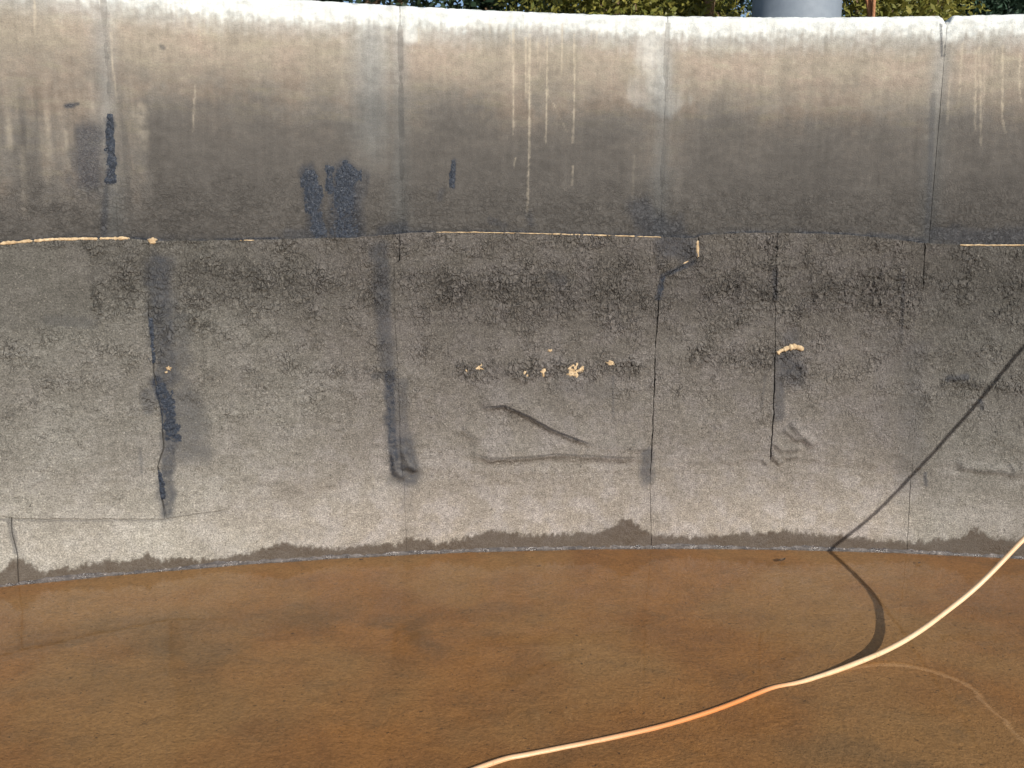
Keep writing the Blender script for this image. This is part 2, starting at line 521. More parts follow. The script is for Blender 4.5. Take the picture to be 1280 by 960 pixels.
def upper_off(U, Z):
    o = .004 * fbm(U / .4, Z / .3, 41) + .0011 * fbm(U / .03, Z / .03, 42)
    low = sstep(zy(215), zy(285), Z)
    rid = 1 - np.abs(fbm(U / .022, Z / .022, 43, 2))
    o = o * sstep(zy(330), zy(290), Z) - .004 * sstep(zy(300), zy(335), Z)
    o += low * sstep(zy(330), zy(300), Z) * .0035 * (sstep(.55, .95, rid))
    return o


def make_panel(u0, u1, du, dz):
    """one cast length of wall between two joints: front face, rounded rim, top and outer face in one skin"""
    nu = max(4, int(round((u1 - u0) / du)))
    us = np.linspace(u0 + .0012, u1 - .0012, nu + 1)
    zl = zy(330)
    zs = np.concatenate([np.linspace(-.30, zl, 40, endpoint=False), np.linspace(zl, HW - .030, max(8, int((HW - .03 - zl) / dz)))])
    prof = [(z, 0.0) for z in zs]
    for k in range(1, 7):
        a = k / 6 * math.pi / 2
        prof.append((HW - .030 + .030 * math.sin(a), -.030 * (1 - math.cos(a))))
    for q in (.06, .10, .14, THK - .03): prof.append((HW - .002 * q / THK, -q))
    for k in range(1, 5):
        a = k / 4 * math.pi / 2
        prof.append((HW - .030 * (1 - math.cos(a)) - .003, -(THK - .03) - .030 * math.sin(a)))
    for z in (HW - .2, HW - .7, .7, -.3): prof.append((z, -THK))
    pz = np.array([p[0] for p in prof]); po = np.array([p[1] for p in prof])
    U, Z = np.meshgrid(us, pz); OF = np.repeat(po[:, None], len(us), 1)
    front = (OF > -.05)
    OFF = OF + np.where(front, upper_off(U, Z), 0)
    # worn arrises at the joint and chips in the rim
    e = np.minimum(U - us[0], us[-1] - U)
    OFF -= .0028 * sstep(.020, 0, e) * (Z > zl)
    lip = sstep(HW - .06, HW, Z)
    Zm = Z - lip * (.005 * np.abs(fbm(U / .05, OF / .05, 44)) + .030 * sstep(.03, 0, e + .01 * fbm(U / .02, Z / .02, 47)) * (.04 + .96 * (np.abs(U - JU[3]) < .2)))
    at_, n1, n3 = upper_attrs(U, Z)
    top = OF < -.02
    at_['pale'] = np.where(top, .75 + .2 * n3, at_['pale'])
    co = wall_xyz(U, Zm, OFF).reshape(-1, 3)
    me = mesh_np('concrete_panel', co, grid_faces(*U.shape))
    set_attr(me, 'wall', np.stack([U, Z - OF, np.zeros_like(U)], -1).reshape(-1, 3), True)
    for k, v in at_.items(): set_attr(me, k, np.broadcast_to(v, U.shape).ravel())
    return adopt(link('concrete_panel', me, M_CON, tank))


uA, uB = at(0, 300)[0], at(1280, 300)[0]
edges = [JU[0] + JW * k for k in range(-6, 0)] + JU + [JU[3] + JW * k for k in range(1, 7)]
for a, b in zip(edges, edges[1:]):
    vis = b > uA - .1 and a < uB + .1
    make_panel(a, b, .0058 if vis else .04, .0058 if vis else .03)
# filler strip in every joint
for j in edges:
    zs = np.linspace(-.2, HW - .035, 260 if uA - .1 < j < uB + .1 else 30); us = np.array([j - .012, j - .004, j + .004, j + .012])
    U, Z = np.meshgrid(us, zs)
    fa, _, _ = upper_attrs(U, Z)
    fa['lum'] = fa['lum'] * ((.5 if abs(j - JU[3]) < .1 else .8) + .2 * fbm(U / .1, Z / .1, 39)); fa['pale'] = fa['pale'] * .5
    adopt(wall_grid('joint_filler', U, Z, (-.005 if abs(j - JU[3]) < .1 else -.0022) + .0012 * fbm(U / .05, Z / .08, 38) - .004 * (Z < zy(300)), fa, M_CON, tank))
# the rest of the ring, behind the camera
ua, ub = edges[-1], edges[0] + 2 * math.pi * R
us = np.linspace(ua, ub, 160); prof = [(-.3, 0), (.6, 0), (1.2, 0), (1.8, 0), (HW - .03, 0), (HW, -.03), (HW, -THK), (-.3, -THK)]
U, Z = np.meshgrid(us, np.array([p[0] for p in prof])); OF = np.repeat(np.array([p[1] for p in prof])[:, None], 160, 1)
ra, _, _ = upper_attrs(np.mod(U, 5.0) + 40, Z)
adopt(wall_grid('wall_ring', U, Z, OF, ra, M_CON, tank))

# ------------------------------------------------------------------ membrane sheets
WETB = interp(P((-60, 722), (0, 712), (8, 705), (15, 697), (30, 695), (38, 702), (50, 710), (80, 707), (100, 703), (130, 698), (160, 699), (178, 692), (185, 688), (195, 697), (230, 696), (280, 695), (335, 682), (355, 674), (368, 680), (420, 683), (450, 679), (500, 676), (512, 669), (530, 671), (545, 678), (590, 668), (610, 660), (630, 662), (660, 667), (700, 664), (750, 662), (770, 652), (782, 647), (795, 652), (805, 660), (820, 667), (850, 668), (890, 668), (930, 664), (975, 661), (1000, 663), (1025, 665), (1060, 668), (1100, 672), (1140, 675), (1170, 672), (1200, 670), (1215, 658), (1222, 660), (1240, 670), (1280, 672), (1340, 675)))
MTAR_AND_SHADE = [([(200, 330), (202, 380), (205, 420), (212, 468)], 13, .62), ([(222, 400), (226, 450)], 12, .35), ([(198, 478), (207, 500), (213, 520), (214, 545)], 9, .95), ([(214, 550), (208, 600), (209, 640)], 9, .72), ([(232, 505), (234, 560)], 19, .45),
        ([(184, 490), (186, 512)], 7, .45), ([(475, 310), (480, 400), (484, 455)], 10, .52), ([(-200, 648), (20, 649.5), (100, 650.5), (205, 650.5)], 1.2, .36), ([(210, 645), (285, 639)], 1.2, .2), ([(487, 468), (489, 520), (494, 592)], 7, .85), ([(500, 480), (502, 540)], 9, .45), ([(506, 556), (508, 594)], 17, .72), ([(508, 600), (510, 660)], 9, .15),  # hair-thin strokes: painted shade under the left sheets' bottom edge
        ([(828, 346), (822, 372)], 3.4, .9), ([(836, 308), (858, 314)], 15, .55), ([(866, 328), (832, 343)], 3, .8), ([(808, 566), (808, 600)], 8, .6), ([(980, 452), (992, 466)], 15, .55), ([(974, 470), (972, 520)], 7, .5), ([(968, 335), (968, 372)], 3, .5),
        ([(988, 425), (992, 440)], 12, .35), ([(1140, 440), (1135, 600)], 16, .22), ([(1110, 430), (1120, 540)], 26, .12), ([(1156, 592), (1157, 606)], 2.5, .6), ([(1184, 474), (1206, 470)], 4, .55), ([(1224, 500), (1227, 510)], 2.5, .6),
        ([(60, 400), (118, 404)], 6, .2), ([(690, 345), (700, 350)], 8, .3), ([(178, 590), (176, 560)], 1.5, .35), ([(470, 470), (492, 462)], 5, .45), ([(12, 650), (20, 690)], 3, .45), ([(766, 470), (766, 520)], 1.5, .35),
        ([(700, 480), (760, 490)], 12, .15), ([(950, 515), (956, 470)], 1.5, .25), ([(1128, 340), (1126, 430)], 2, .3)]
ROUGH = [([(270, 345), (400, 350)], 42, .85), ([(560, 365), (790, 365)], 50, 1.0), ([(900, 365), (1120, 360)], 55, .9), ([(580, 462), (790, 460)], 16, 1.0), ([(870, 445), (955, 450)], 18, .9), ([(380, 462), (480, 468)], 14, .7), ([(985, 440), (1010, 470)], 24, .8), ([(1185, 474), (1275, 486)], 14, .8), ([(200, 440), (212, 480)], 14, .6), ([(1210, 360), (1280, 380)], 40, .6)]
# folds: points, half width px, height in mm, strength of the shade painted below the lip
FOLDS = [([(600, 508), (630, 505), (660, 518), (690, 535), (742, 554)], 11, 19, 1.0), ([(742, 556), (785, 557), (803, 563)], 6, 8, .6), ([(577, 533), (592, 545), (603, 548)], 7, 8, .7), ([(584, 563), (612, 570), (650, 569), (690, 565), (740, 567), (806, 571)], 16, 18, .55), ([(790, 552), (800, 562)], 3, 6, .6), ([(797, 549), (807, 563)], 3, 6, .5),
         ([(765, 452), (790, 452), (799, 459)], 3, 7, .5), ([(690, 450), (712, 455)], 4, 6, .5), ([(640, 470), (660, 478)], 4, 6, .4), ([(560, 600), (640, 588), (740, 592)], 14, 5, .0),
         ([(491, 562), (496, 588), (506, 598)], 4, 12, .9), ([(504, 560), (511, 580), (520, 588)], 4, 12, .9), ([(514, 570), (521, 590)], 3, 9, .7), ([(500, 585), (520, 580)], 4, 7, .4),
         ([(987, 528), (1000, 543), (1017, 558)], 5, 14, .8), ([(978, 536), (1000, 552)], 4, 8, .35), ([(964, 552), (976, 562), (1003, 561)], 4, 9, .7), ([(963, 566), (975, 576), (970, 580)], 4, 11, .8), ([(975, 572), (1000, 570)], 3, 6, .4), ([(952, 573), (958, 581)], 3, 7, .6),
         ([(985, 465), (996, 473)], 3, 6, .6), ([(996, 455), (1010, 470)], 3, 6, .6), ([(978, 474), (986, 462)], 3, 5, .6),
         ([(1197, 572), (1202, 583), (1222, 587), (1250, 587), (1266, 592), (1290, 588)], 5, 12, .8), ([(1262, 580), (1268, 590)], 3, 8, .5), ([(1278, 577), (1276, 588)], 3, 8, .6), ([(1186, 470), (1204, 476), (1228, 484)], 6, 9, .8), ([(1240, 540), (1270, 560)], 8, 5, .15),
         ([(167, 470), (172, 540), (175, 615)], 3, 5, .35), ([(190, 487), (196, 500), (200, 520)], 4, 7, .1), ([(300, 596), (420, 600)], 14, 4, .0), ([(60, 560), (120, 590)], 14, 4, .0), ([(500, 300), (499, 325), (492, 330)], 2, 4, .3), ([(978, 332), (996, 334)], 3, 5, .5)]


def flakes(U, Z):
    w1 = fbm(U / .03, Z / .03, 51, 2) * .012; w2 = fbm(U / .03, Z / .03, 52, 2) * .012
    r1 = 1 - np.abs(fbm((U + w1) / .026, (Z + w2) / .038, 53, 2))
    r2 = noise((U + w2) / .010, (Z + w1) / .012, 54)
    return sstep(.60, .96, r1) + .5 * r2


def membrane_fields(U, Z, base_strip=False):
    n1 = fbm(U / .45, Z / .3, 61); n2 = fbm(U / .12, Z / .1, 62); n3 = fbm(U / .03, Z / .03, 63)
    zz = Z + .03 * n1 + .02 * n2
    ys = [290, 320, 360, 400, 440, 480, 520, 560, 600, 640, 700]
    ls = [.092, .088, .082, .094, .108, .120, .134, .154, .192, .238, .25]
    lum = np.interp(-zz, [-zy(y) for y in ys], ls)
    uL = at(200, 400)[0]
    lf = 1 - sstep(uL - .1, uL + 1.3, U)
    lum = lum + lf * .016 * sstep(zy(330), zy(420), Z)
    uR = at(1150, 400)[0]
    rt = sstep(uR - .15, uR + .15, U)
    lum = lum * (1 - .16 * rt)
    lum *= 1 + .16 * n1 + .12 * n2
    dk = pbox(U, Z, -400, 306, 118, 408, .018, .02)
    lum = lum * (1 - dk) + .088 * dk
    green = np.clip(lf * .7 + rt * .55 + .3 * n1, 0, 1)
    tar_and_shade = np.zeros(U.shape); rough = (.36 + .20 * n2 + .14 * n1) * np.interp(Z, [zy(640), zy(560), zy(460)], [.30, .55, 1.0]) + .16 * sstep(zy(430), zy(360), Z)
    for pts, w, s in MTAR_AND_SHADE: tar_and_shade = np.maximum(tar_and_shade, s * stroke(U, Z, P(*pts), w * MPP, .55, .5, 7))
    for pts, w, s in ROUGH: rough = np.maximum(rough, .86 * s * stroke(U, Z, P(*pts), w * MPP * .85, .95, .8, 9))
    rough = np.clip(rough * (.75 + .5 * n2), 0, 1) * (1 - .85 * dk)
    off = .004 * fbm(U / .35, Z / .25, 64) + .0006 * n3
    off += .0060 * np.clip(fbm(U / .10, Z / .045, 65), 0, 1) * np.exp(-((Z - zy(570)) / .10) ** 2)
    off += flakes(U, Z) * (.0004 + .0150 * rough ** 1.6)
    for pts, w, mm, dark in FOLDS:
        pp = P(*pts); ww = w * MPP * 1.45; mm = mm * 1.6
        k = near(U, Z, pp, ww * 3)
        if not k.any(): continue
        uu, z2 = U[k], Z[k]
        d, s, t = seg_dist(uu, z2 + .004 * fbm(uu / .04, z2 / .04, 66), pp)
        upw = z2 - interp(pp)(uu) if abs(pp[0][0] - pp[-1][0]) > abs(pp[0][1] - pp[-1][1]) * .6 else -s
        endf = np.clip(np.minimum(t, 1 - t) * 7, 0, 1) ** .7
        prof = np.where(upw > 0, np.exp(-(d / ww) ** 2), np.exp(-(d / (ww * (.30 if mm > 23 else .62))) ** 2))
        off[k] += prof * (mm if mm > 23 else mm * .8) * .001 * endf
        if dark:
            g = np.where(upw < 0, np.exp(-((d - .004) / .005) ** 2), 0) * endf
            dark *= .9 if mm > 23 else .38
            off[k] -= g * .006 * dark
            tar_and_shade[k] = np.maximum(tar_and_shade[k], np.where(upw < .002, np.exp(-((d - .003) / .0062) ** 2), 0) * endf * dark * .8)  # shade under the fold lip, painted into the mask
    wetn = WETB(U) + .010 * fbm(U / .03, Z / .03, 67) + .006 * n2
    wetn = wetn - .011 + .016 * fbm(U / .014, Z / .03, 68) + .012 * fbm(U / .05, Z * 0, 69)
    wet = (1 - sstep(wetn - .012, wetn + .012, Z)) * (.85 + .15 * np.clip(n2 + .5, 0, 1))
    return dict(lum=np.clip(lum, .03, .6), tar_and_shade=np.clip(tar_and_shade, 0, 1), wet=wet, rough=rough, green=green, tan=np.zeros(U.shape)), off


def make_sheet(left, right, bot, top, off0, step, name='membrane_sheet', rag=.003, skirt=.0005, curl=.0):
    """left/right: u(z) functions, bot/top: z(u) functions"""
    zmid = np.linspace(0, 1, 5)
    u0 = float(np.min(left(np.linspace(0, 1.3, 20)))); u1 = float(np.max(right(np.linspace(0, 1.3, 20))))
    H = float(np.max(top(np.array([u0, u1]))) - np.min(bot(np.array([u0, u1]))))
    nu = max(6, int((u1 - u0) / step)); nz = max(6, int(H / step))
    s, t = np.meshgrid(np.linspace(0, 1, nu), np.linspace(0, 1, nz))
    U = u0 + (u1 - u0) * s
    for _ in range(3):
        zb = bot(U); ztp = top(U)
        Z = zb + (ztp - zb) * t
        Lw = left(Z) + rag * fbm(Z / .05, Z * 0 + u0 * 7, 71); Rw = right(Z) + rag * fbm(Z / .05, Z * 0 + u1 * 7, 71)
        U = Lw + (Rw - Lw) * s
    Z = Z + rag * .8 * fbm(U / .06, U * 0 + 3.3, 72) * (np.abs(t - .5) * 2) ** 4
    at_, off = membrane_fields(U, Z)
    off = np.maximum(off, -.0025) + off0
    e = np.minimum(U - Lw, Rw - U)
    if name == 'membrane_sheet':
        fe = sstep(.07, 0, Z - zb) * sstep(at(215, 640)[0], at(330, 640)[0], U) * (.9 + .1 * fbm(U / .2, Z * 0, 76))
        off -= fe * (off0 - .0006)
    off += curl * sstep(.03, 0, e) * (.5 + .5 * fbm(Z / .15, U / .3, 73))
    return adopt(wall_grid(name, U, Z, off, at_, M_MEM, tank, skirt))


def vline(*pts):
    f = interp(P(*pts), 1); return lambda z: f(z)


gap = .0022
v0 = at(-330, 450)[0]
S_L = lambda z: np.full(np.shape(z), v0)
E1 = vline((186, 296), (186, 390), (190, 430), (193, 465), (203, 520), (205, 560), (198, 582), (202, 620), (207, 645), (207, 660))
E2 = vline((500, 290), (499, 326), (492, 330), (494, 400), (498, 470), (501, 560), (505, 610))
E3 = vline((873, 290), (871, 325), (850, 333), (829, 346), (823, 372), (819, 430), (816, 520), (813, 580), (812, 610))
E4 = vline((972, 285), (969, 340), (968, 440), (966, 520), (962, 575), (961, 600))
E5 = vline((1155, 300), (1152, 370), (1150, 430), (1140, 560), (1138, 610))
v6 = at(1560, 450)[0]
S_R = lambda z: np.full(np.shape(z), v6)
sh = lambda f, d: (lambda z: f(z) + (d(z) if callable(d) else d))


def seam(sign, *yg):
    """gap half-width along a seam: photo rows and millimetres"""
    a = np.array(sorted((zy(y), g) for y, g in yg))
    return lambda z: sign * .001 * (np.interp(z, a[:, 0], a[:, 1]) + .7 * fbm(np.asarray(z) / .06, np.asarray(z) * 0 + sum(a[:, 1]), 75))

topz = lambda u: line_z(u)
BOT = interp(P((-300, 640), (0, 644), (20, 647), (100, 648), (205, 648), (280, 637), (400, 622), (480, 603), (520, 600), (570, 604), (640, 602), (740, 600), (813, 601), (880, 590), (962, 582), (1050, 590), (1140, 600), (1200, 588), (1280, 592), (1500, 600)))
STEP = .0042
g1 = ((296, -1.5), (380, -1), (400, 2), (640, 2.4)); g2 = ((295, .8), (330, 1.2), (345, -1.2), (470, -1), (610, -1)); g3 = ((295, 2.0), (345, 1.6), (440, 2.2), (520, 2.2), (610, 1.2))
g4 = ((290, -1.2), (330, -1), (345, 1.4), (380, -.5), (430, 1), (450, 2.0), (580, 2.2)); g5 = ((300, 2.0), (345, 1.6), (380, -.4), (500, -.8), (600, .6))
SHEETS = [make_sheet(S_L, sh(E1, seam(-1, *g1)), BOT, topz, .0095, STEP, curl=.002),
          make_sheet(sh(E1, seam(1, *g1)), sh(E2, seam(-1, *g2)), BOT, topz, .0075, STEP),
          make_sheet(sh(E2, seam(1, *g2)), sh(E3, seam(-1, *g3)), BOT, topz, .0085, STEP, curl=.003),
          make_sheet(sh(E3, seam(1, *g3)), sh(E4, seam(-1, *g4)), BOT, topz, .0070, STEP),
          make_sheet(sh(E4, seam(1, *g4)), sh(E5, seam(-1, *g5)), BOT, topz, .0085, STEP, curl=.002),
          make_sheet(sh(E5, seam(1, *g5)), S_R, BOT, topz, .0075, STEP)]


def on_sheet(o, x, y):
    """hang a piece on the membrane sheet it belongs to"""
    u, z = at(x, y)
    k = int(sum(u > float(E(np.array([z]))[0]) for E in (E1, E2, E3, E4, E5)))
    o.parent = SHEETS[k]; o.matrix_parent_inverse = Matrix.Identity(4)
    return o


# sheets carrying on along the wall to both sides
for sgn, st0 in ((-1, v0), (1, v6)):
    for k in range(5):
        a = st0 + sgn * 1.08 * k; b = a + sgn * 1.08
        lo, hi = min(a, b), max(a, b)
        make_sheet(lambda z, q=lo: np.full(np.shape(z), q + gap), lambda z, q=hi: np.full(np.shape(z), q - gap), lambda u: BOT(u) + .02 * np.sin(u * 3), lambda u: line_z(u) + .01 * np.sin(u * 2), .008 + .001 * (k % 2), .02)
        make_sheet(lambda z, q=lo: np.full(np.shape(z), q + gap), lambda z, q=hi: np.full(np.shape(z), q - gap), lambda u: np.full(np.shape(u), -.06), lambda u: BOT(u) + .05, .003, .03, name='base_strip')

# base strips under the sheets, down into the water
zbot = lambda u: np.full(np.shape(u), -.06)
ztop = lambda u: BOT(u) + .045
F1 = vline((14, 640), (16, 670), (22, 692), (23, 730)); F2 = vline((505, 600), (508, 680), (508, 700)); F3 = vline((812, 590), (813, 640), (814, 700)); F4 = vline((1138, 600), (1133, 690), (1133, 705))
for a, b, o0 in ((S_L, sh(F1, -gap * .5), .0035), (sh(F1, gap * .5), sh(F2, .0006), .0028), (sh(F2, -.0006), sh(F3, -gap * .4), .0035), (sh(F3, gap * .4), sh(F4, -gap * .3), .0030), (sh(F4, gap * .3), S_R, .0036)):
    make_sheet(a, b, zbot, ztop, o0, STEP, name='base_strip')

# wet bituminous cove along the foot of the wall
for a, b in zip(edges, edges[1:]):
    vis = b > uA - .1 and a < uB + .1
    us = np.arange(a, b + .0001, (b - a) / (200 if vis else 24)); ts = np.linspace(0, 1, 9)
    U, T = np.meshgrid(us, ts)
    hgt = .016 + .010 * fbm(U / .3, U * 0, 81) + .008 * fbm(U / .04, U * 0 + 2, 82)
    wid = .016 + .008 * fbm(U / .25, U * 0 + 5, 83)
    Z = -.02 + (hgt + .02) * T
    OFF = .004 + wid * (1 - T) ** 1.6 + .004 * fbm(U / .03, T * 1.5, 84) * (1 - T * .6) - .006 * (T > .99)
    adopt(wall_grid('wet_cove', U, Z, OFF, {}, M_FLASH, tank))


# ------------------------------------------------------------------ raw edges, torn patches, bitumen lumps: parts of the wall
def bead(pts, r0, seed, step=.004, off=.011, name='raw_edge'):
    pp = np.array(P(*pts)); seg = np.linalg.norm(np.diff(pp, axis=0), axis=1); cum = np.concatenate([[0], np.cumsum(seg)])
    n = max(4, int(cum[-1] / step)); s = np.linspace(0, cum[-1], n)
    cu = np.interp(s, cum, pp[:, 0]); cz = np.interp(s, cum, pp[:, 1])
    tu = np.gradient(cu); tz = np.gradient(cz); l = np.hypot(tu, tz); nu_, nz_ = -tz / l, tu / l
    k = 8; ang = np.linspace(0, 2 * math.pi, k, endpoint=False)
    r = r0 * (1 + .7 * fbm(s / .05, s * 0, seed) + .35 * noise(s / .009, s * 0 + 4, seed + 1)) * np.clip(np.minimum(s, cum[-1] - s) / .006 + .15, 0, 1)
    r = np.maximum(r, .0004)
    wob = .0022 * fbm(s / .05, s * 0 + 9, seed)
    A, S_ = np.meshgrid(ang, s); rr = np.repeat(r[:, None], k, 1)
    U = cu[:, None] + nu_[:, None] * (np.cos(A) * rr + wob[:, None]); Z = cz[:, None] + nz_[:, None] * (np.cos(A) * rr + wob[:, None])
    O = off + np.sin(A) * rr * .8
    co = wall_xyz(U, Z, O).reshape(-1, 3)
    f = []
    i = np.arange((n - 1) * k); a = i // k; b = i % k; b2 = (b + 1) % k
    f = np.stack([a * k + b, a * k + b2, (a + 1) * k + b2, (a + 1) * k + b], -1)
    me = mesh_np(name, co, f)
    mx, my = pts[len(pts) // 2 - 1]
    return on_sheet(link(name, me, M_TAN, tank), mx - 2, my + 4)


bead([(-90, 313), (-20, 307), (0, 305), (42, 301)], .0056, 101)
bead([(43, 301), (75, 299), (123, 298.4)], .0060, 102)
bead([(125, 298.4), (163, 298)], .0056, 103)
bead([(545, 290.3), (600, 290.5), (650, 291.5), (690, 292.6)], .0019, 104)
bead([(690, 292.6), (730, 293.6), (793, 295.5)], .0028, 105)
bead([(796, 295.6), (826, 296.5)], .0020, 106)
bead([(871, 300), (871.5, 324)], .0062, 107)
bead([(1198, 306.3), (1240, 306.6), (1284, 306.4), (1330, 307)], .0034, 108)
bead([(300, 300.6), (318, 300.4)], .0018, 109)
bead([(853, 330), (860, 326)], .0028, 110)


def lump(name, x, y, rx, ry, hgt, mat, seed, rag=.5, res=22, base=.009, star=0.0):
    """irregular raised patch with a ragged outline"""
    c = at(x, y); ru, rz = rx * MPP, ry * MPP
    rs = np.linspace(0, 1, 9); an = np.linspace(0, 2 * math.pi, res * 2, endpoint=False)
    rad = 1 + rag * (.6 * noise(np.cos(an) * 1.6 + seed, np.sin(an) * 1.6, seed) + .5 * noise(np.cos(an) * 4 + seed, np.sin(an) * 4, seed + 1)) + star * np.abs(np.cos(an * 2.5 + seed)) ** 3
    RR, A = np.meshgrid(rs, an, indexing='ij'); Rd = np.repeat(rad[None, :], len(rs), 0)
    U = c[0] + ru * RR * Rd * np.cos(A); Z = c[1] + rz * RR * Rd * np.sin(A)
    O = base + hgt * (1 - RR ** 3) + .0022 * fbm(U / .012, Z / .012, seed) * (1 - RR ** 4) - .006 * RR ** 8
    k = len(an); n = len(rs)
    i = np.arange((n - 1) * k); a = i // k; b = i % k; b2 = (b + 1) % k
    f = np.stack([a * k + b, (a + 1) * k + b, (a + 1) * k + b2, a * k + b2], -1)
    me = mesh_np(name, wall_xyz(U, Z, O).reshape(-1, 3), f)
    return on_sheet(link(name, me, mat, tank), x, y)


lump('raw_edge', 191, 301.5, 5.2, 4.2, .010, M_TAN, 121, .35, base=.010)
for i, (x, y, rx, ry, sr) in enumerate(((598, 459, 6, 4, .3), (602, 457, 3, 3, .2), (656, 469, 3.5, 5, .3), (650, 470, 1.6, 3, .2), (680, 465, 4, 5.5, .3), (717, 463, 8, 6.5, .7), (725, 461, 5, 4, .4), (764, 453.5, 7.5, 3.2, .2), (670, 498, 3.5, 2.2, .4), (687, 438, 3, 1.6, .4), (583, 463, 2.4, 1.6, .3), (211, 460, 2.6, 2.0, .3), (208, 465, 1.6, 1.2, .3))):
    lump('torn_patch', x, y, rx, ry, .0035, M_TAN, 130 + i, .75, base=.0105, star=sr)
# curved tear near the top of the fifth sheet's edge
bead([(970, 442), (975, 438), (984, 434.5), (993, 433), (1000, 435), (1003, 438)], .0115, 160, .003, .012, 'torn_patch')


def tar_patch(pts, w, hgt, base, seed, res=.0035):
    pp = P(*pts); a = np.array(pp); pad = w * MPP * 1.8
    us = np.arange(a[:, 0].min() - pad, a[:, 0].max() + pad, res); zs = np.arange(a[:, 1].min() - pad, a[:, 1].max() + pad, res)
    U, Z = np.meshgrid(us, zs)
    mk = stroke(U, Z, pp, w * MPP, .55, .7, seed)
    mk = mk * (.80 + .75 * fbm(U / .010, Z / .016, seed + 3) + .25 * fbm(U / .03, Z / .05, seed + 4))
    O = base + (mk - .40) * hgt * .5 + np.where(mk > .3, .0009 * fbm(U / .016, Z / .022, seed + 5), 0)
    keep = (mk > .02)
    F = grid_faces(*U.shape); kf = keep.ravel()[F].any(1); F = F[kf]
    used, inv = np.unique(F, return_inverse=True); co = wall_xyz(U, Z, O).reshape(-1, 3)[used]
    me = mesh_np('bitumen_smear', co, inv.reshape(F.shape))
    o = link('bitumen_smear', me, M_TAR, tank)
    return on_sheet(o, *pts[0]) if base > .005 else adopt(o)


tar_patch([(137, 150), (136, 178), (139, 200), (137, 224)], 4.2, .007, .0012, 201)
tar_patch([(433, 220), (431, 250), (433, 294)], 10.5, .007, .0012, 202)
tar_patch([(387, 222), (391, 250), (398, 290)], 6.0, .0052, .0008, 203)
tar_patch([(411, 212), (413, 236)], 3.4, .0045, .0008, 204)
tar_patch([(204, 490), (212, 515), (214, 540)], 6.5, .006, .0085, 205)
tar_patch([(201, 590), (203, 620)], 3.0, .006, .0085, 206)
tar_patch([(188, 400), (191, 450)], 2.4, .006, .0095, 207)
tar_patch([(828, 345), (823, 370)], 2.6, .006, .0085, 208)
tar_patch([(567, 204), (565, 232)], 1.9, .005, .001, 209)

# ------------------------------------------------------------------ floor and water
WZ = 0.0


def mat_mud():
    mt, nt, bs = material('brown_sediment'); g = NT(nt); o = g.obj()
    n = g.noise(o, 3.2, 5, .62, .6); n2 = g.noise(g.vmul(o, (5, 7, 1)), 1, 6, .7, .5); f = g.noise(o, 85, 4, .75)
    c = g.mix(g.ramp(n, .36, .66), (.315, .157, .056), (.25, .126, .050))
    c = g.mix(g.ramp(g.noise(o, 1.1, 3), .42, .62), c, (.31, .18, .075))
    dk = g.attr('dark')
    c = g.mix(g.mul(g.ramp(n2, .50, .68), .32), c, (.15, .10, .055))
    c = g.mix(g.math('MULTIPLY', dk, g.ramp(n2, .25, .6, .5, 1.1), True), c, (.125, .092, .055))
    c = g.scale(c, g.ramp(f, .3, .7, .74, 1.26, False))
    sp = g.ramp(g.noise(o, 55, 2, .6), .68, .72)
    c = g.mix(g.mul(sp, .7), c, (.06, .042, .03))
    c = g.mix(g.mul(g.ramp(g.noise(o, 150, 2, .6), .66, .70), .6), c, (.07, .05, .035))
    nt.links.new(c, bs.inputs['Base Color']); bs.inputs['Roughness'].default_value = .9
    bs.inputs['Specular IOR Level'].default_value = .1
    nt.links.new(g.bump(g.add(f, g.mul(n2, 2)), .003), bs.inputs['Normal'])
    return mt


def disc(name, r, z, mat, fine=None):
    pass


RF = R - .002
x0, x1, y0, y1 = -2.7, 3.3, .9, 4.0
xs = np.unique(np.concatenate([np.linspace(CX - R - .1, x0, 14), np.linspace(x0, x1, 300), np.linspace(x1, CX + R + .1, 14)]))
ys_ = np.unique(np.concatenate([np.linspace(CY - R - .1, y0, 24), np.linspace(y0, y1, 160)]))
X, Y = np.meshgrid(xs, ys_)
rr = np.hypot(X - CX, Y - CY); sc = np.minimum(1, (R + .05) / np.maximum(rr, 1e-6))
X = CX + (X - CX) * sc; Y = CY + (Y - CY) * sc


def fstroke(pts, w, s, seed=5):
    q = [tuple(floor_at(*p)[:2]) for p in pts]
    return s * stroke(X, Y, q, w, .8, .6, seed)


dark = np.zeros(X.shape)
for pts, w, s in (([(40, 800), (150, 780), (330, 775), (420, 765)], .11, .55), ([(190, 800), (260, 815)], .10, .8), ([(100, 850), (240, 850)], .09, .45), ([(520, 800), (545, 812)], .04, .35), ([(475, 775), (515, 772), (525, 790)], .035, .65), ([(560, 788), (610, 790)], .04, .55),
                  ([(500, 830), (480, 870)], .05, .35), ([(415, 772), (470, 780), (540, 790)], .009, .7), ([(690, 822), (790, 830), (930, 862)], .010, .4), ([(985, 868), (1200, 912)], .012, .35), ([(1000, 935), (1130, 955)], .06, .5), ([(700, 935), (760, 930)], .05, .35),  # thin curve running to the hose: its cast shadow painted into the mud
                  ([(1180, 780), (1260, 790)], .06, .25), ([(900, 760), (960, 770)], .07, .22), ([(580, 762), (600, 775)], .03, .35), ([(280, 900), (340, 915)], .07, .25), ([(640, 760), (670, 765)], .04, .3)):
    dark = np.maximum(dark, fstroke(pts, w, s * .62))
DEEP = .004
Zf = -DEEP + .002 * fbm(X / .35, Y / .35, 91) + .001 * fbm(X / .05, Y / .05, 92)
me = mesh_np('floor', np.stack([X, Y, Zf], -1).reshape(-1, 3), grid_faces(*X.shape))
set_attr(me, 'dark', dark.ravel())
fl = link('floor', me, mat_mud()); fl['kind'] = 'structure'


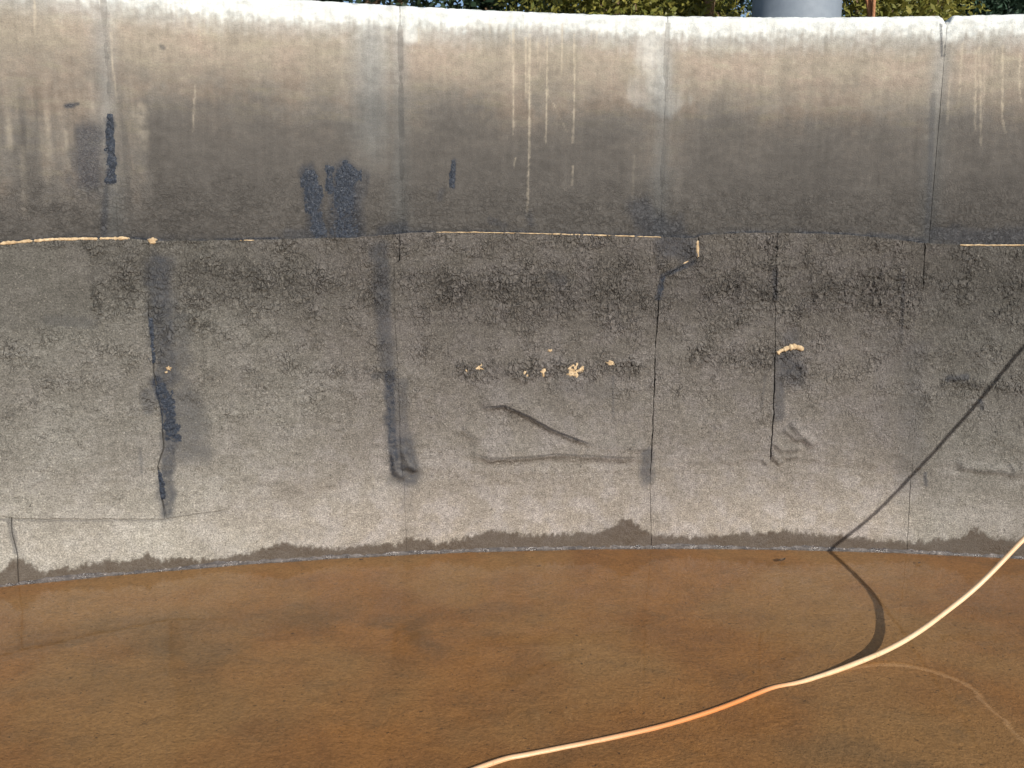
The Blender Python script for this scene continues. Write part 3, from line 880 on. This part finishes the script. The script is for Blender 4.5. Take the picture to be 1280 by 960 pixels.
def mat_water():
    mt, nt, bs = material('shallow_water'); g = NT(nt); o = g.obj()
    nt.nodes.remove(bs); out = nt.nodes['Material Output']
    tr = nt.nodes.new('ShaderNodeBsdfTransparent'); tr.inputs[0].default_value = (1, .97, .93, 1)
    gl = nt.nodes.new('ShaderNodeBsdfGlossy'); gl.inputs['Roughness'].default_value = .03
    ge = nt.nodes.new('ShaderNodeNewGeometry'); dp = nt.nodes.new('ShaderNodeVectorMath'); dp.operation = 'DOT_PRODUCT'
    mx = nt.nodes.new('ShaderNodeMixShader')
    b = g.bump(g.add(g.noise(o, 2.5, 2), g.mul(g.noise(o, 16, 2), .16)), .0018)
    nt.links.new(b, gl.inputs['Normal'])
    nt.links.new(ge.outputs['Normal'], dp.inputs[0]); nt.links.new(ge.outputs['Incoming'], dp.inputs[1])
    schlick = g.add(.02, g.mul(.98, g.math('POWER', g.math('SUBTRACT', 1.0, g.math('ABSOLUTE', dp.outputs['Value'])), 4.6)))
    nt.links.new(schlick, mx.inputs[0]); nt.links.new(tr.outputs[0], mx.inputs[1]); nt.links.new(gl.outputs[0], mx.inputs[2])
    nt.links.new(mx.outputs[0], out.inputs[0])
    return mt


th = np.linspace(0, 2 * math.pi, 181)[:-1]
me = bpy.data.meshes.new('water')
me.from_pydata([(CX + (R + .02) * math.sin(a), CY + (R + .02) * math.cos(a), WZ) for a in th], [], [list(range(len(th)))[::-1]])
wt = link('water', me, mat_water()); wt['kind'] = 'structure'


# ------------------------------------------------------------------ the hose
def mat_hose():
    mt, nt, bs = material('orange_hose'); g = NT(nt)
    wet = g.attr('wet'); o = g.obj()
    n = g.noise(o, 14, 4, .6)
    c = g.mix(g.ramp(n, .35, .65), (.68, .45, .26), (.74, .52, .32))
    c = g.mix(wet, c, (.66, .25, .08))
    sp = g.ramp(g.noise(o, 60, 3, .7), .62, .70)
    c = g.mix(g.mul(sp, .5), c, (.30, .17, .08))
    nt.links.new(c, bs.inputs['Base Color'])
    nt.links.new(g.ramp(wet, 0, 1, .42, .20), bs.inputs['Roughness'])
    nt.links.new(g.bump(g.noise(o, 90, 3), .0006), bs.inputs['Normal'])
    return mt


def catmull(pts, step):
    pts = [np.array(p, float) for p in pts]; out = []
    for i in range(len(pts) - 1):
        p0 = pts[max(i - 1, 0)]; p1 = pts[i]; p2 = pts[i + 1]; p3 = pts[min(i + 2, len(pts) - 1)]
        n = max(2, int(np.linalg.norm(p2 - p1) / step))
        for k in range(n):
            t = k / n
            out.append(.5 * ((2 * p1) + (-p0 + p2) * t + (2 * p0 - 5 * p1 + 4 * p2 - p3) * t * t + (-p0 + 3 * p1 - 3 * p2 + p3) * t ** 3))
    out.append(pts[-1]); return np.array(out)


def tube(name, path, rad, mat, k=12, attrs=None):
    n = len(path); T = np.gradient(path, axis=0); T /= np.linalg.norm(T, axis=1)[:, None]
    ref = np.array([0, 0, 1.0]); 
    S_ = np.cross(T, ref); bad = np.linalg.norm(S_, axis=1) < .05; S_[bad] = np.array([1, 0, 0]); S_ /= np.linalg.norm(S_, axis=1)[:, None]
    B = np.cross(S_, T)
    rad = np.broadcast_to(rad, (n,))
    an = np.linspace(0, 2 * math.pi, k, endpoint=False)
    co = path[:, None, :] + rad[:, None, None] * (np.cos(an)[None, :, None] * S_[:, None, :] + np.sin(an)[None, :, None] * B[:, None, :])
    i = np.arange((n - 1) * k); a = i // k; b = i % k; b2 = (b + 1) % k
    f = np.stack([a * k + b, a * k + b2, (a + 1) * k + b2, (a + 1) * k + b], -1)
    me = mesh_np(name, co.reshape(-1, 3), f)
    for q, v in (attrs or {}).items(): set_attr(me, q, np.repeat(v[:, None], k, 1).ravel())
    return me


HR = .0084
lie = [floor_at(x, y, -.004) for x, y in ((600, 960), (660, 944), (755, 925), (840, 905), (905, 884), (945, 868), (970, 859))]
path = [(-1.9, -.6, -.006), (-1.5, .3, -.006), (-1.1, 1.05, -.006), (-.55, 1.65, -.006)] + [tuple(p) for p in lie]
path += [(.941, 2.431, -.003), (1.155, 2.540, .004), (1.379, 2.638, .045), (1.634, 2.746, .158), (1.772, 2.786, .267), (1.895, 2.806, .394), (2.12, 2.823, .611), (2.40, 2.815, .985), (2.66, 2.80, 1.374), (2.98, 2.86, 1.86), (3.27, 3.03, 2.24), (3.45, 3.22, 2.405), (3.58, 3.36, 2.424), (3.68, 3.47, 2.400), (3.75, 3.57, 2.25), (3.79, 3.62, 1.9), (3.83, 3.68, 1.25), (3.9, 3.8, 1.0), (4.4, 4.6, .99), (5.2, 5.4, .99)]
hp = catmull(path, .012)
for _ in range(10): hp[1:-1] = .5 * hp[1:-1] + .25 * (hp[:-2] + hp[2:])
hp[:, 0] += .002 * noise(np.arange(len(hp)) / 12., np.zeros(len(hp)), 5)
ka = np.argmin(np.abs(hp[:, 0] - float(floor_at(790, 920).x)) + np.abs(hp[:, 1] - float(floor_at(790, 920).y)))
kb = np.argmin(np.abs(hp[:, 0] - .862) + np.abs(hp[:, 1] - 2.395))
ii = np.arange(len(hp))
wetm = sstep(ka - 45, ka + 30, ii) * (1 - sstep(kb - 12, kb + 14, ii))
wetm = np.maximum(wetm, .25 * (ii < ka))
hose = link('hose', tube('hose', hp, HR * (1 + .03 * noise(ii / 9., ii * 0., 8)), None, 14, dict(wet=wetm)), mat_hose())
tag(hose, 'pale orange hose lying in the brown water and rising out of it to the right', 'hose')

# small leaf litter on the water
M_LITTER = mat_simple('dead_leaf', (.05, .03, .02), (.13, .08, .04), 60, .7)
for i, (x, y, s, lb) in enumerate(((978, 702, .020, 'largest dark curled leaf on the water left of the shadow'), (1149, 705, .010, 'tiny dark leaf scrap on the water below the rightmost wall joint'), (1251, 705, .010, 'tiny dark leaf scrap on the water right of the hose'), (674, 709, .008, 'tiny dark leaf scrap on the water below the middle sheets'), (452, 701, .009, 'tiny dark leaf scrap near the wall foot left of centre'))):
    c = floor_at(x, y); rs = random.Random(i)
    vs, fs = [], []
    nn = 9
    for a in range(nn):
        t = a / (nn - 1); w = s * .42 * math.sin(math.pi * min(1, t * 1.02)) ** .7 + .0004
        for b in (-1, -.5, 0, .5, 1):
            vs.append(((t - .5) * 2 * s, b * w * (1 + .2 * rs.uniform(-1, 1)), .003 + s * (.35 * b * b + .5 * (t - .4) ** 2 + .05 * rs.random())))
    for a in range(nn - 1):
        for b in range(4): fs.append((a * 5 + b, a * 5 + b + 1, a * 5 + b + 6, a * 5 + b + 5))
    me = bpy.data.meshes.new('fallen_leaf'); me.from_pydata(vs, [], fs)
    o = link('fallen_leaf', me, M_LITTER); o.location = (c.x, c.y, WZ + .001); o.rotation_euler = (0, 0, rs.uniform(-.6, .6)); tag(o, lb, 'leaf', 'leaf scraps on the water')
    sm = o.modifiers.new('s', 'SOLIDIFY'); sm.thickness = .0012

# ------------------------------------------------------------------ outside: ground, trees, standpipe
GZ = 0.98
M_SOIL = mat_simple('dry_ground', (.16, .12, .07), (.24, .19, .12), 3, .95)
vs, fs = [], []
rings = [R + THK - .05, R + 1, R + 3, R + 8, R + 20, R + 60, 300, 900]
for r in rings:
    for k in range(96):
        a = k / 96 * 2 * math.pi
        vs.append((CX + r * math.sin(a), CY + r * math.cos(a), GZ + (.05 * math.sin(3 * a + r) if r < 60 else 0)))
for i in range(len(rings) - 1):
    for k in range(96):
        k2 = (k + 1) % 96
        fs.append((i * 96 + k, i * 96 + k2, (i + 1) * 96 + k2, (i + 1) * 96 + k))
me = bpy.data.meshes.new('ground'); me.from_pydata(vs, [], fs)
gr = link('ground', me, M_SOIL); gr['kind'] = 'structure'


def mat_leaf(name, a, b):
    mt, nt, bs = material(name); g = NT(nt)
    v = g.attr('var')
    nt.links.new(g.mix(v, a, b), bs.inputs['Base Color']); bs.inputs['Roughness'].default_value = .5
    bs.inputs['Specular IOR Level'].default_value = .4
    tl = nt.nodes.new('ShaderNodeBsdfTranslucent'); nt.links.new(g.mix(v, a, b), tl.inputs[0])
    mx = nt.nodes.new('ShaderNodeMixShader'); mx.inputs[0].default_value = .25
    nt.links.new(bs.outputs[0], mx.inputs[1]); nt.links.new(tl.outputs[0], mx.inputs[2])
    nt.links.new(mx.outputs[0], nt.nodes['Material Output'].inputs[0])
    return mt


ML_YEL = mat_leaf('leaf_yellow_green', (.10, .12, .025), (.30, .27, .06))
ML_DRK = mat_leaf('leaf_dark', (.018, .040, .022), (.055, .085, .04))
ML_BLU = mat_leaf('leaf_blue_green', (.03, .065, .045), (.075, .13, .085))
M_BARK = mat_simple('bark', (.13, .085, .05), (.26, .18, .11), 25, .95, .01)
M_BARKR = mat_simple('red_bark', (.30, .13, .06), (.42, .21, .11), 25, .9, .006)


def crown_mesh(centres, n, leaf, seed, asp=.4):
    """many bent leaf blades spread in lobes"""
    rg = np.random.default_rng(seed)
    C = np.array([c[:3] for c in centres]); Rd = np.array([c[3:6] for c in centres])
    wt_ = Rd.prod(1) ** .7; idx = rg.choice(len(C), n, p=wt_ / wt_.sum())
    d = rg.normal(size=(n, 3)); d /= np.linalg.norm(d, axis=1)[:, None]
    rr_ = rg.random(n) ** .45
    p = C[idx] + d * Rd[idx] * rr_[:, None]
    ax = rg.normal(size=(n, 3)) + d * .8 + np.array([0, 0, -.2]); ax /= np.linalg.norm(ax, axis=1)[:, None]
    nb = rg.normal(size=(n, 3)); sd = np.cross(ax, nb); sd /= np.linalg.norm(sd, axis=1)[:, None]; nm = np.cross(ax, sd)
    L = leaf * rg.uniform(.6, 1.3, n)[:, None]; W = L * asp
    v = np.stack([p, p + ax * L * .5 + sd * W * .5 + nm * L * .06, p + ax * L, p + ax * L * .5 - sd * W * .5 + nm * L * .06], 1)
    me = mesh_np('crown', v.reshape(-1, 3), np.arange(n * 4).reshape(-1, 4))
    var = np.clip(rg.random(n) * .8 + .2 * (d[:, 2] + 1) / 2, 0, 1)
    set_attr(me, 'var', np.repeat(var, 4))
    return me


def tree(name, label, loc, lobes, n, leaf, ml, bark, seed, trunk, stems=None, asp=.4, group=None):
    t = empty(name, loc, label, 'tree' if 'tree' in name else 'shrub', group)
    rs = random.Random(seed)
    th_, tr = trunk
    lean = (rs.uniform(-.08, .08), rs.uniform(-.08, .08))
    if stems: lean = stems
    pth = catmull([(0, 0, -.1), (lean[0] * .3, lean[1] * .3, th_ * .35), (lean[0] * .8, lean[1] * .8, th_ * .7), (lean[0], lean[1], th_)], .08)
    tk = link('trunk', tube('trunk', pth, np.linspace(tr * 1.25, tr * .55, len(pth)), bark, 9), bark, t)
    top = pth[-1]
    for q, c in enumerate(lobes[:7]):
        s = pth[int(len(pth) * rs.uniform(.45, .95))]
        e = np.array(c[:3]); mid = (s + e) / 2 + np.array([rs.uniform(-.1, .1), rs.uniform(-.1, .1), .08])
        lp = catmull([s, mid, e], .08)
        link('limb', tube('limb', lp, np.linspace(tr * .5, tr * .12, len(lp)), bark, 6), bark, tk)
    link('crown', crown_mesh(lobes, n, leaf, seed, asp), ml, t)
    return t


def lobes(rs, n, w, d, z0, z1, s):
    return [(rs.uniform(-w, w), rs.uniform(-d, d), rs.uniform(z0, z1), s * rs.uniform(.7, 1.2), s * rs.uniform(.7, 1.2), s * rs.uniform(.6, 1.0)) for _ in range(n)]


def spot(x, dist, z=GZ):
    d = rgt * ((x - 640) / FPX) - up * ((14 - 480) / FPX) + fwd
    k = dist / math.hypot(d.x, d.y)
    return (d.x * k, d.y * k, z)


specs = [
    ('leafy_shrub', 'yellow green leafy shrub showing over the rim above the middle of the wall', 775, 5.6, ML_YEL, M_BARK, 9, .42, .3, 1.5, 2.6, .42, 9000, .055),
    ('leafy_shrub', 'bright yellow green shrub directly left of the blue grey standpipe', 885, 5.9, ML_YEL, M_BARK, 10, .40, .3, 1.4, 2.7, .42, 10000, .055),
    ('leafy_shrub', 'yellow green shrub directly right of the blue grey standpipe', 1078, 6.2, ML_YEL, M_BARK, 10, .36, .3, 1.4, 2.9, .42, 10000, .055),
    ('leafy_shrub', 'small yellow green shrub between the thicker trunk and the rounded tree', 1165, 6.6, ML_YEL, M_BARK, 7, .16, .2, 1.5, 2.9, .30, 4500, .05),
    ('rounded_tree', 'blue green rounded tree in front of the sky at the right', 1214, 7.6, ML_BLU, M_BARK, 12, .24, .4, 1.6, 3.6, .42, 14000, .065),
    ('dark_tree', 'dark green tree over the rim, leftmost of the row behind the wall', 470, 8.5, ML_DRK, M_BARK, 14, 1.2, .7, 1.5, 4.4, .8, 9000, .11),
    ('dark_tree', 'dark green tree over the rim, second from the left', 610, 9.0, ML_DRK, M_BARK, 14, 1.1, .7, 1.5, 4.6, .8, 9000, .11),
    ('dark_tree', 'dark green tree behind the middle yellow green shrub', 750, 9.0, ML_DRK, M_BARK, 14, 1.1, .7, 1.5, 4.6, .8, 9000, .11),
    ('dark_tree', 'dark green tree behind the shrub left of the standpipe', 890, 9.3, ML_DRK, M_BARK, 14, 1.0, .7, 1.5, 4.8, .8, 9000, .11),
    ('dark_tree', 'dark green tree behind the two slim trunks right of the standpipe', 1085, 9.6, ML_DRK, M_BARK, 14, .85, .7, 1.5, 4.8, .75, 9000, .11),
]
for i, (nm, lb, x, dist, ml, bk, nl, w, d, z0, z1, s, n, lf) in enumerate(specs):
    rs = random.Random(300 + i)
    tree(nm, lb, spot(x, dist), lobes(rs, nl, w, d, z0, z1, s), n, lf, ml, bk, 400 + i, (z1 * .8, .05 if 'shrub' in nm else .11), group='shrubs behind the wall' if 'shrub' in nm else 'trees behind the wall')
# two slim trunks with their crowns above the frame
rs = random.Random(77)
tree('slim_tree', 'slim tree with leaning orange brown trunk right of the standpipe', spot(1113, 5.5), lobes(rs, 8, .7, .6, 3.6, 4.8, .6), 2600, .13, ML_YEL, M_BARKR, 501, (3.6, .024), (-.22, .0), group='trees behind the wall')
tree('slim_tree', 'tree with thicker grey brown trunk beside the leaning orange trunk', spot(1148, 6.4), lobes(rs, 8, .8, .7, 3.9, 5.2, .6), 2600, .13, ML_DRK, M_BARK, 502, (4.0, .070), (.12, .0), group='trees behind the wall')

# blue grey standpipe
M_PIPE = mat_simple('blue_grey_paint', (.16, .19, .23), (.21, .245, .285), 5, .65, .0008)
sx, sy, _ = spot(995, 5.0)
sp_ = empty('standpipe', (sx, sy, GZ), 'wide blue grey standpipe rising behind the wall rim', 'standpipe')


def lathe(name, prof, mat, parent, k=48):
    pr = np.array(prof); an = np.linspace(0, 2 * math.pi, k, endpoint=False); n = len(pr)
    co = np.stack([pr[:, 0][:, None] * np.cos(an), pr[:, 0][:, None] * np.sin(an), np.repeat(pr[:, 1][:, None], k, 1)], -1).reshape(-1, 3)
    i = np.arange((n - 1) * k); a = i // k; b = i % k; b2 = (b + 1) % k
    f = np.stack([a * k + b, a * k + b2, (a + 1) * k + b2, (a + 1) * k + b], -1)
    return link(name, mesh_np(name, co, f), mat, parent)


PR = .238
lathe('pipe_body', [(PR, 0), (PR, 1.2), (PR + .006, 1.21), (PR + .006, 1.25), (PR, 1.26), (PR, 3.0), (PR + .006, 3.01), (PR + .006, 3.05), (PR, 3.06), (PR, 4.6)], M_PIPE, sp_)
lathe('base_flange', [(PR + .001, .09), (PR + .10, .085), (PR + .10, -.02), (PR, -.02)], M_PIPE, sp_)
lathe('cap', [(PR + .03, 4.52), (PR + .03, 4.62), (PR * .8, 4.76), (PR * .4, 4.84), (.001, 4.86)], M_PIPE, sp_)
